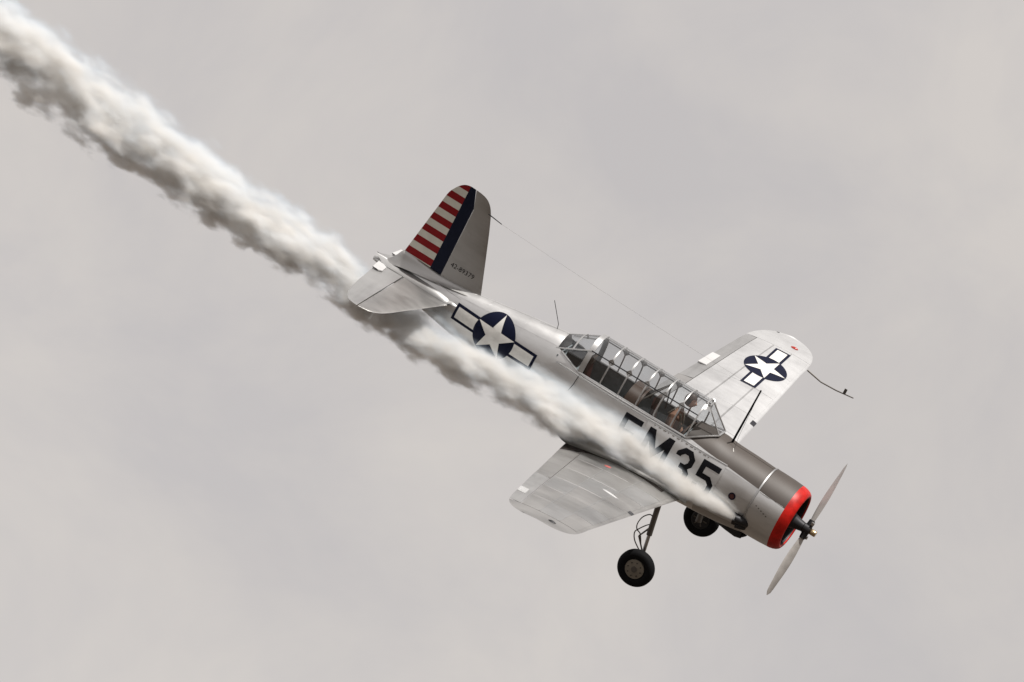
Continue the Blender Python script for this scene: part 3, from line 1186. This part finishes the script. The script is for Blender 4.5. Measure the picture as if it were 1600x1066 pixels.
# fairing under fin and rudder, closing to a point behind them
CT = pchip([-8.66, -8.60, -8.50, -8.42, -8.33, -8.24, -7.72, -7.50, -7.10, -6.78, -6.60], [.13, .165, .20, .245, .36, .506, .478, .470, .488, .514, .50])
CWD = pchip([-8.66, -8.5, -8.2, -7.5, -7.0, -6.74, -6.60], [.008, .03, .045, .062, .055, .02, .004])
rows = []
for i in range(56):
    x = -6.62 - (8.655 - 6.62) * i / 55
    zt, wd = CT(x), CWD(x)
    z0 = min(FT(x) - .045, zt - .02)
    half = [(wd + .10 * (1 - q) ** 2.2 * min(1, wd / .05)) * math.sqrt(max(0, 1 - q ** 6)) for q in [k / 9 for k in range(10)]]
    row = [(x, half[k], z0 + (zt - z0) * k / 9) for k in range(10)] + [(x, -half[k], z0 + (zt - z0) * k / 9) for k in range(8, -1, -1)]
    rows.append(row)
MB().grid(rows).build('tail_fairing', M['skin'], plane, 60)

# ---- tailplane
SLE = pchip([.0, .6, 1.6, 2.0, 2.18, 2.30, 2.38, 2.42], [-7.02, -7.17, -7.44, -7.55, -7.62, -7.70, -7.81, -7.98])
STE = pchip([.0, .8, 1.4, 1.9, 2.15, 2.30, 2.38, 2.42], [-8.50, -8.43, -8.385, -8.33, -8.27, -8.20, -8.12, -7.98])


def tail_pt(s, x, side, off=0.0):
    a, b_ = SLE(abs(s)), STE(abs(s))
    ch = max(a - b_, .01)
    c = min(max((a - x) / ch, 0), 1)
    th = .10 * ch * .5 * foil(c)
    return (x, s, .205 + side * (th + off))


def tail_piece(s0, s1, fa, fb_, name, mat, parent, ns=20, nc=12, rotd=0.0):
    rows = []
    for i in range(ns + 1):
        s = s0 + (s1 - s0) * (1 - (1 - i / ns) ** 1.6)
        xa, xb = fa(abs(s)), fb_(abs(s))
        f_ = [xa + (xb - xa) * (k / nc) ** (1.6 if fa is SLE else 1.0) for k in range(nc + 1)]
        rows.append([tail_pt(s, x, 1) for x in f_] + [tail_pt(s, x, -1) for x in f_[::-1]])
    g = MB().grid(rows, close_v=True)
    if rotd:
        g.v = [(p[0], p[1], p[2] + (-7.985 - p[0]) * math.tan(R_(rotd))) for p in g.v]
    m_ = len(rows[0])
    for base in (0, ns * m_):
        for k in range(nc):
            g.f.append((base + k, base + k + 1, base + m_ - 2 - k, base + m_ - 1 - k))
    return g.build(name, mat, parent, 35, weld=.0005)


for sd in (1, -1):
    stab = tail_piece(sd * .05, sd * 2.415, SLE, lambda s: max(-7.965, STE(s)), 'tailplane', M['skin_b'], plane)
    elev = tail_piece(sd * .285, sd * 2.415, lambda s: -7.998 + .006 * s, lambda s: min(-8.0, STE(s)), 'elevator', M['dope'], plane, rotd=-2)
    rows = []
    for i in range(7):
        s = sd * (.31 + .34 * i / 6)
        xb = STE(abs(s))
        rows.append([(xb + .17 * (1 - k / 3) * (1 if 0 < i < 6 else .6) - .004, s, tail_pt(s, xb + .17 * (1 - k / 3), 1)[2] + .016 + .003 * k) for k in range(4)])
    low = [[(p[0], p[1], p[2] - .018) for p in r] for r in rows]
    g = MB().grid([a_ + b_[::-1] for a_, b_ in zip(rows, low)], close_v=True)
    g.build('trim_tab', M['tab'], elev, 30)
    # fillet between tailplane and body, running back to the tail point
    FO = pchip([-8.64, -8.55, -8.40, -8.0, -7.5, -7.2, -7.0], [.02, .12, .27, .33, .38, .36, .30])
    rows = []
    for i in range(34):
        x = -6.98 - (8.64 - 6.98) * i / 33
        so_ = FO(x)
        zi = min(.36, max(FT(x) - .02, .17))
        s_in = max(.012, fus_s(x, zi - .01)) if x > -8.1 else max(.012, CWD(x) * .8)
        zo = tail_pt(.4, x, 1)[2] + .004 if x < -7.12 else .205 + .03
        if x < -8.42:
            zo = .215
        zi = max(zi, zo + .015)
        if x > -7.12:
            so_ = max(so_, fus_s(x, zo) + .012)
        rows.append([(x, sd * (s_in + (so_ - s_in) * (1 - math.cos(q))), zo + (zi - zo) * (1 - math.sin(q))) for q in [math.pi / 2 * k / 8 for k in range(9)]])
    MB().grid(rows).build('tail_fillet', M['skin_c'], plane, 60)

# ---- undercarriage
def gear(sd):
    ax, zc = -2.07, -1.462
    sw, ss = 1.66 * sd, 1.50 * sd
    st = MB().tube([(-2.255, ss, -.36), (-2.16, ss, -.92)], [.048, .048], 12).build('gear_leg', M['strut'], plane)
    MB().tube([(-2.16, ss, -.92), (-2.085, ss, -1.38)], [.030, .030], 12).build('oleo_piston', M['steel'], st)
    MB().tube([(-2.10, ss, -1.26), (-2.07, ss, -1.48)], [.05, .055], 12).build('axle_block', M['strut'], st)
    MB().tube([(ax, ss - .03 * sd, zc), (ax, sw + .02 * sd, zc)], .035, 10).build('axle', M['strut'], st)
    for a_, b_ in (((-2.20, ss, -.80), (-2.30, ss + .01, -1.02)), ((-2.30, ss + .01, -1.02), (-2.14, ss, -1.22))):
        MB().tube([a_, b_], [.016, .012], 8).build('torque_link', M['strut'], st)
    c1 = [(-2.22, ss, -.62), (-2.30, ss + .02 * sd, -.60), (-2.385, ss + .03 * sd, -.70), (-2.41, ss + .03 * sd, -.84), (-2.375, ss + .03 * sd, -.93), (-2.29, ss + .02 * sd, -.98), (-2.20, ss, -1.15)]
    c2 = [(-2.20, ss, -.74), (-2.27, ss - .02 * sd, -.80), (-2.36, ss - .02 * sd, -.93), (-2.395, ss - .02 * sd, -1.02), (-2.33, ss - .02 * sd, -1.14), (-2.18, ss, -1.24)]
    for c in (c1, c2):
        sm = []
        for i in range(len(c) - 1):
            p0, p1, p2, p3 = [Vector(c[max(0, min(len(c) - 1, j))]) for j in (i - 1, i, i + 1, i + 2)]
            for k in range(5):
                t_ = k / 5
                sm.append(tuple(.5 * ((2 * p1) + (p2 - p0) * t_ + (2 * p0 - 5 * p1 + 4 * p2 - p3) * t_**2 + (3 * p1 - p0 - 3 * p2 + p3) * t_**3)))
        MB().tube(sm, .010, 6).build('brake_hose', M['strut'], st)
    R0, RW = .318, .10
    prof = []
    for k in range(25):
        q = math.pi * 2 * k / 24
        prof.append((RW * math.cos(q) * (1 if abs(math.cos(q)) < .8 else .97), .225 + (.093 - (.006 if k in (4, 6, 8) else 0)) * math.sin(q)))
    # tread grooves are cut as shallow steps
    wheel = MB().lathe([(-.085, .0), (-.085, .165), (.085, .165), (.085, .0)], 36, 's', (ax, sw, zc)).build('wheel', M['dark'], plane)
    MB().lathe(prof, 56, 's', (ax, sw, zc), closed=True).build('tyre', M['rubber'], wheel, 60)
    MB().lathe([(sd * .070, .168), (sd * .092, .160), (sd * .098, .10), (sd * .104, .05), (sd * .106, .0)], 36, 's', (ax, sw, zc)).build('hub_cap', M['hub'], wheel, 50)
    MB().lathe([(-sd * .080, .165), (-sd * .092, .135), (-sd * .075, .12), (-sd * .085, .0)], 36, 's', (ax, sw, zc)).build('brake_drum', M['dark'], wheel, 40)
    for k in range(8):
        q = 2 * math.pi * k / 8
        MB().lathe([(sd * .095, .0), (sd * .095, .010), (sd * .107, .010), (sd * .108, .0)], 6, 's', (ax + .115 * math.cos(q), sw, zc + .115 * math.sin(q))).build('hub_bolt', M['dark'], wheel, 30)
    MB().lathe([(sd * .100, .052), (sd * .112, .050), (sd * .113, .030), (sd * .114, .0)], 20, 's', (ax, sw, zc)).build('grease_cap', M['strut'], wheel, 40)
    for k in range(6):
        q = 2 * math.pi * k / 6
        MB().box((ax + .09 * math.cos(q), sw - sd * .09, zc + .09 * math.sin(q)), (.07, .012, .018), Matrix.Rotation(-q, 3, 'Y')).build('wheel_rib', M['strut'], wheel, 0)


gear(1)
gear(-1)
tw = MB().tube([(-7.85, 0, -.12), (-7.98, 0, -.36)], .03, 10).build('tail_wheel_leg', M['strut'], plane)
MB().lathe([(-.035, .04), (-.04, .09), (-.02, .115), (.02, .115), (.04, .09), (.035, .04)], 24, 's', (-8.0, 0, -.40), closed=True).build('tail_wheel', M['rubber'], tw)

# ---- aerials, pitot
MB().tube([(-1.925, 0, .56), (-1.90, 0, 1.646)], [.020, .014], 8).build('antenna_mast', M['black'], plane)
MB().tube([(-7.255, 0, 1.81), (-6.98, 0, 1.775)], [.010, .007], 6).build('antenna_anchor', M['dark'], plane)
pts = []
for i in range(13):
    t_ = i / 12
    pts.append((-6.98 + (5.08) * t_, 0, 1.775 + (1.63 - 1.775) * t_ - .03 * math.sin(math.pi * t_)))
MB().tube(pts, .0011, 5).build('antenna_wire', M['stencil'], plane)
MB().tube([(-5.36, 0, .70), (-5.38, 0, .80), (-5.62, 0, 1.12)], .0055, 6).build('whip_antenna', M['dark'], plane)
MB().tube([(-1.90, 0.0, 1.60), (-1.86, .08, .80), (-1.80, .20, .56)], .0025, 5).build('antenna_lead', M['dark'], plane)
MB().tube([(-1.83, .16, .60), (-1.78, .24, .55)], .009, 6).build('lead_insulator', M['white'], plane)
MB().tube([(-4.59, .48, .42), (-4.60, .52, .24), (-4.63, .53, .10)], .0055, 6).build('canopy_lead', M['dark'], plane)
pz = zle(5.72) + .0
pt = MB().tube([(-2.35, -5.72, pz - .02), (-2.05, -5.70, pz - .07), (-1.75, -5.68, pz - .05), (-1.42, -5.66, pz + .0)], [.016, .013, .012, .010], 8).build('pitot_tube', M['strut'], plane)
MB().box((-1.60, -5.67, pz + .02), (.05, .008, .10)).build('pitot_vane', M['strut'], pt, 0)
# small stencilled marks
for i in range(13):
    x = -3.10 + i * .085
    drape('stencil_mark', [[(x, .356), (x + .022 + .016 * (i * 7 % 3), .356), (x + .022 + .016 * (i * 7 % 3), .369), (x, .369)]], on_fus(.0195), M['stencil'], plane, .2)
for i in range(5):
    x = -1.00 + i * .055
    drape('stencil_mark', [[(x, .11 - i * .018), (x + .022, .11 - i * .018), (x + .022, .128 - i * .018), (x, .128 - i * .018)]], lambda x, z: (x, math.sqrt(.598**2 - z * z), z), M['stencil'], plane, .2)


# ------------------------------------------------------------------ pilot
def skin_body(name, joints, edges, radii, mat, parent, sub=2, root=0):
    me = bpy.data.meshes.new(name)
    me.from_pydata([V(p) for p in joints], edges, [])
    me.update()
    o = bpy.data.objects.new(name, me)
    col.objects.link(o)
    sk = o.modifiers.new('skin', 'SKIN')
    sk.use_smooth_shade = True
    for i, r in enumerate(radii):
        r = r if isinstance(r, tuple) else (r, r)
        me.skin_vertices[0].data[i].radius = r
        me.skin_vertices[0].data[i].use_root = (i == root)
    sb = o.modifiers.new('sub', 'SUBSURF')
    sb.levels = sb.render_levels = sub
    me.materials.append(mat)
    if parent:
        o.parent = parent
    return o


pil = bpy.data.objects.new('person', None)
col.objects.link(pil)
pil.matrix_world = PLANE
pil['label'] = 'pilot in brown leather helmet and rust shirt seated in the front cockpit'
pil['category'] = 'person'
px = -2.90
J = [(px, 0, .10), (px - .02, 0, .24), (px - .05, 0, .42), (px - .06, 0, .56), (px - .03, 0, .65), (px, 0, .70),
     (px - .05, .17, .54), (px - .02, .24, .34), (px + .18, .16, .22), (px + .25, .13, .22),
     (px - .05, -.17, .54), (px - .02, -.24, .34), (px + .18, -.10, .22), (px + .25, -.08, .22),
     (px + .05, .10, .06), (px + .40, .13, .14), (px + .36, .12, -.18), (px + .05, -.10, .06), (px + .40, -.13, .14), (px + .36, -.12, -.18)]
E_ = [(0, 1), (1, 2), (2, 3), (3, 4), (4, 5), (3, 6), (6, 7), (7, 8), (8, 9), (3, 10), (10, 11), (11, 12), (12, 13), (0, 14), (14, 15), (15, 16), (0, 17), (17, 18), (18, 19)]
RD = [.13, .13, .14, .12, .055, .05, .07, .052, .038, .03, .07, .052, .038, .03, .09, .07, .05, .09, .07, .05]
skin_body('body', J, E_, RD, M['khaki'], pil)
for sg in (1, -1):      # forearms and hands
    by = .13 if sg > 0 else -.08
    hj = [(px + .22, by, .22), (px + .30, by, .22)]
    he = [(0, 1)]
    hr = [(.028, .028), (.030, .016)]
    for k in range(4):
        i0 = len(hj)
        ln = (.034, .04, .038, .03)[k]
        hj += [(px + .32, by + (-.024 + .016 * k), .225), (px + .32 + ln, by + (-.026 + .017 * k), .21), (px + .32 + ln * 1.1, by + (-.026 + .017 * k), .18)]
        he += [(1, i0), (i0, i0 + 1), (i0 + 1, i0 + 2)]
        hr += [(.009, .009), (.008, .008), (.007, .007)]
    i0 = len(hj)
    hj += [(px + .29, by - sg * .035, .215), (px + .32, by - sg * .045, .20)]
    he += [(0, i0), (i0, i0 + 1)]
    hr += [(.011, .011), (.009, .009)]
    skin_body('hand', hj, he, hr, M['skinflesh'], pil, 1)
# head as one shaped surface with face relief
hc = Vector((px + .05, 0, .865))
rows = []
for i in range(25):
    th = math.pi * i / 24
    row = []
    for j in range(32):
        ph = 2 * math.pi * j / 32
        dx, ds, dz = math.sin(th) * math.cos(ph), math.sin(th) * math.sin(ph), math.cos(th)
        r = Vector((.100 * dx, .076 * ds, .118 * dz))
        if dz < -.1:
            r.x += .012 * (dx > 0) * dx
            r.y *= 1 - .22 * min(1, -dz)
        f = max(0, dx)
        nose = math.exp(-((ds / .16) ** 2 + ((dz + .12) / .22) ** 2)) * (dx > 0)
        r.x += .024 * nose
        for es in (-1, 1):
            r.x -= .010 * math.exp(-(((ds - es * .36) / .16) ** 2 + ((dz - .05) / .10) ** 2)) * (dx > 0)
        r.x += .005 * math.exp(-((ds / .26) ** 2 + ((dz + .48) / .07) ** 2)) * (dx > 0)
        row.append(tuple(hc + r))
    rows.append(row)
head = MB().grid(rows, close_v=True).build('head', M['skinflesh'], pil, 80)
for es in (-1, 1):
    MB().lathe([(-.008, .0), (-.006, .006), (.0, .009), (.006, .006), (.008, .0)], 10, 'x', (hc.x + .088, es * .028, hc.z + .008)).build('eye', M['white'], head)
    MB().lathe([(-.022, .0), (-.02, .034), (.016, .036), (.022, .028), (.022, .0)], 18, 's', (hc.x - .005, es * .078, hc.z - .005)).build('earphone', M['black'], head)
rows = []
for i in range(14):      # flying helmet: cap over crown, back and sides
    th = math.pi * .74 * i / 13
    row = []
    for j in range(28):
        ph = 2 * math.pi * j / 28
        cut = 1.0
        t2 = th if math.cos(ph) < .35 else min(th, R_(62))
        dx, ds, dz = math.sin(t2) * math.cos(ph), math.sin(t2) * math.sin(ph), math.cos(t2)
        row.append(tuple(hc + Vector((.108 * dx, .084 * ds, .126 * dz))))
    rows.append(row)
MB().grid(rows, close_v=True).build('helmet', M['leather'], head, 60)
# shoulder harness
for sg in (1, -1):
    MB().tube([(px + .09, sg * .06, .26), (px + .10, sg * .075, .42), (px + .04, sg * .085, .585), (px - .10, sg * .08, .62), (px - .17, sg * .07, .5)], .016, 6).build('harness_strap', M['hub'], pil)

# ------------------------------------------------------------------ smoke
# path (x, s, z, radius) in the aeroplane's axes; it leaves the exhaust and trails back
SP = [(-1.17, .60, -.245, .055), (-1.35, .63, -.225, .12), (-1.75, .68, -.195, .18), (-2.30, .73, -.17, .235), (-2.87, .77, -.075, .325), (-3.44, .81, -.045, .37),
      (-4.00, .82, -.065, .375), (-4.68, .82, -.18, .38), (-5.42, .80, -.235, .38), (-6.16, .76, -.285, .375), (-6.70, .72, -.29, .375),
      (-7.42, .68, -.33, .38), (-8.48, .66, -.235, .43), (-9.30, .66, -.12, .48), (-10.55, .66, -.10, .50), (-11.85, .66, -.05, .58), (-13.2, .66, .05, .62),
      (-14.5, .66, .18, .65), (-15.9, .66, .345, .68), (-18.5, .66, .70, .74)]
XA, XB = -1.16, -18.4
PS, PZ, PR = [pchip([p[0] for p in SP], [p[k] for p in SP]) for k in (1, 2, 3)]
rows = []
for i in range(130):
    x = XA + (XB - XA) * i / 129
    R0 = PR(x) * 1.38 + .02
    rows.append([(x, PS(x) + R0 * math.cos(q), PZ(x) + R0 * math.sin(q)) for q in [2 * math.pi * j / 20 for j in range(20)]])
g = MB().grid(rows, close_v=True)
g.f.append(tuple(range(20)))
g.f.append(tuple(len(g.v) - 20 + j for j in range(20)))

m = bpy.data.materials.new('white_smoke')
m.use_nodes = True
N, L = m.node_tree.nodes, m.node_tree.links
N.clear()
mo = N.new('ShaderNodeOutputMaterial')
vol = N.new('ShaderNodeVolumePrincipled')
L.new(vol.outputs[0], mo.inputs['Volume'])
t = N.new('ShaderNodeTexCoord')
sp = N.new('ShaderNodeSeparateXYZ')
L.new(t.outputs['Object'], sp.inputs['Vector'])
X, Y, Z = sp.outputs
tt = math_node(N, L, 'MULTIPLY', math_node(N, L, 'SUBTRACT', X, XA), 1 / (XB - XA), clamp=True)


def fcurve(fn, scale):
    c = N.new('ShaderNodeFloatCurve')
    cv = c.mapping.curves[0]
    K = 26
    us = [(i / K) ** 1.5 for i in range(K + 1)]
    pts = [(u_, fn(XA + (XB - XA) * u_) / scale * .5 + .5) for u_ in us]
    cv.points[0].location = pts[0]
    cv.points[1].location = pts[-1]
    for p in pts[1:-1]:
        cv.points.new(*p)
    c.mapping.update()
    L.new(tt, c.inputs['Value'])
    return math_node(N, L, 'MULTIPLY', math_node(N, L, 'SUBTRACT', c.outputs['Value'], .5), 2 * scale)


cs_, cz_, cr_ = fcurve(PS, 1.0), fcurve(PZ, 1.0), fcurve(PR, 1.0)
ds_ = math_node(N, L, 'ADD', Y, cs_)          # object y is minus s
dz_ = math_node(N, L, 'SUBTRACT', Z, cz_)
rr_ = math_node(N, L, 'SQRT', math_node(N, L, 'ADD', math_node(N, L, 'MULTIPLY', ds_, ds_), math_node(N, L, 'MULTIPLY', dz_, dz_)))
q_ = math_node(N, L, 'DIVIDE', rr_, cr_)


def vnoise(scale, detail, rough, mscale):
    mp = N.new('ShaderNodeMapping')
    mp.inputs['Scale'].default_value = mscale
    mp.inputs['Rotation'].default_value = (0, R_(35), 0)
    nz = N.new('ShaderNodeTexNoise')
    nz.inputs['Scale'].default_value = scale
    nz.inputs['Detail'].default_value = detail
    nz.inputs['Roughness'].default_value = rough
    L.new(t.outputs['Object'], mp.inputs['Vector'])
    L.new(mp.outputs['Vector'], nz.inputs['Vector'])
    return math_node(N, L, 'SUBTRACT', nz.outputs['Fac'], .5)


na = vnoise(1.5, 2, .5, (.75, 1.1, 1.1))
nb = vnoise(3.4, 3, .55, (.62, 1.15, 1.15))
nc_ = vnoise(9.0, 2, .5, (.45, 1.1, 1.1))
nn_ = math_node(N, L, 'ADD', math_node(N, L, 'MULTIPLY', na, 1.8), math_node(N, L, 'MULTIPLY', nb, 1.5))
nn_ = math_node(N, L, 'MULTIPLY_ADD', nc_, .45, nn_)
up_ = math_node(N, L, 'DIVIDE', dz_, math_node(N, L, 'ADD', rr_, .02))     # +1 on the upper side, -1 below
amp = math_node(N, L, 'MINIMUM', math_node(N, L, 'MULTIPLY_ADD', tt, 1.6, .55), 1.0)
amp = math_node(N, L, 'MULTIPLY', amp, math_node(N, L, 'MULTIPLY_ADD', up_, -.28, .85))
edge = math_node(N, L, 'ADD', math_node(N, L, 'SUBTRACT', math_node(N, L, 'MULTIPLY_ADD', up_, .10, 1.04), q_), math_node(N, L, 'MULTIPLY', nn_, amp))
edge = math_node(N, L, 'DIVIDE', edge, math_node(N, L, 'MULTIPLY_ADD', up_, .22, .74))
mr = N.new('ShaderNodeMapRange')
mr.interpolation_type = 'SMOOTHSTEP'
mr.inputs['From Min'].default_value = -.02
mr.inputs['From Max'].default_value = 1.0
L.new(edge, mr.inputs['Value'])
soft = math_node(N, L, 'POWER', mr.outputs['Result'], math_node(N, L, 'MULTIPLY_ADD', up_, .5, 1.5))
streak = math_node(N, L, 'MULTIPLY_ADD', nb, 3.4, 1.0)
streak = math_node(N, L, 'MAXIMUM', streak, .18)
dens = math_node(N, L, 'MULTIPLY', math_node(N, L, 'MULTIPLY', soft, streak), math_node(N, L, 'DIVIDE', 7.5, math_node(N, L, 'ADD', cr_, .14)))
dens = math_node(N, L, 'MULTIPLY', dens, math_node(N, L, 'MINIMUM', math_node(N, L, 'MULTIPLY_ADD', tt, 2.4, .5), 1.0))
# nothing pokes out of the hull
hull = math_node(N, L, 'MULTIPLY', math_node(N, L, 'SUBTRACT', 1.36, q_), 6, clamp=True)
dens = math_node(N, L, 'MULTIPLY', dens, hull)
L.new(dens, vol.inputs['Density'])
L.new(ramp(N, L, soft, [(0.0, (.76, .88, 1.0)), (.22, (.925, .95, .972)), (.7, (.960, .945, .922))]), vol.inputs['Color'])
vol.inputs['Anisotropy'].default_value = 0.0
try:
    m.cycles.volume_step_rate = 0.022
    m.cycles.volume_sampling = 'MULTIPLE_IMPORTANCE'
except Exception as ex_:
    print(ex_)
sm = g.build('smoke_trail', m, None, 60)
sm.matrix_world = PLANE
sm['label'] = 'white smoke trail streaming back from the exhaust across the sky'
sm['category'] = 'smoke'
sm['kind'] = 'stuff'

# ------------------------------------------------------------------ ground far below
gm, N, L, b = new_mat('dry_grass_fields')
f = grain(N, L, (.004, .004, .004), 6, .6)
f2 = grain(N, L, (.06, .06, .06), 4, .6)
mx = math_node(N, L, 'ADD', math_node(N, L, 'MULTIPLY', f, .7), math_node(N, L, 'MULTIPLY', f2, .3))
L.new(ramp(N, L, mx, [(.38, (.040, .031, .021)), (.5, (.065, .048, .034)), (.62, (.095, .070, .050))]), b.inputs['Base Color'])
b.inputs['Roughness'].default_value = .95
bm = bmesh.new()
bmesh.ops.create_circle(bm, cap_ends=True, segments=96, radius=9000)
me = bpy.data.meshes.new('ground')
bm.to_mesh(me)
bm.free()
me.materials.append(gm)
gr = bpy.data.objects.new('ground', me)
col.objects.link(gr)
gr['kind'] = 'structure'
gr['label'] = 'dry grass airfield ground stretching to the horizon'
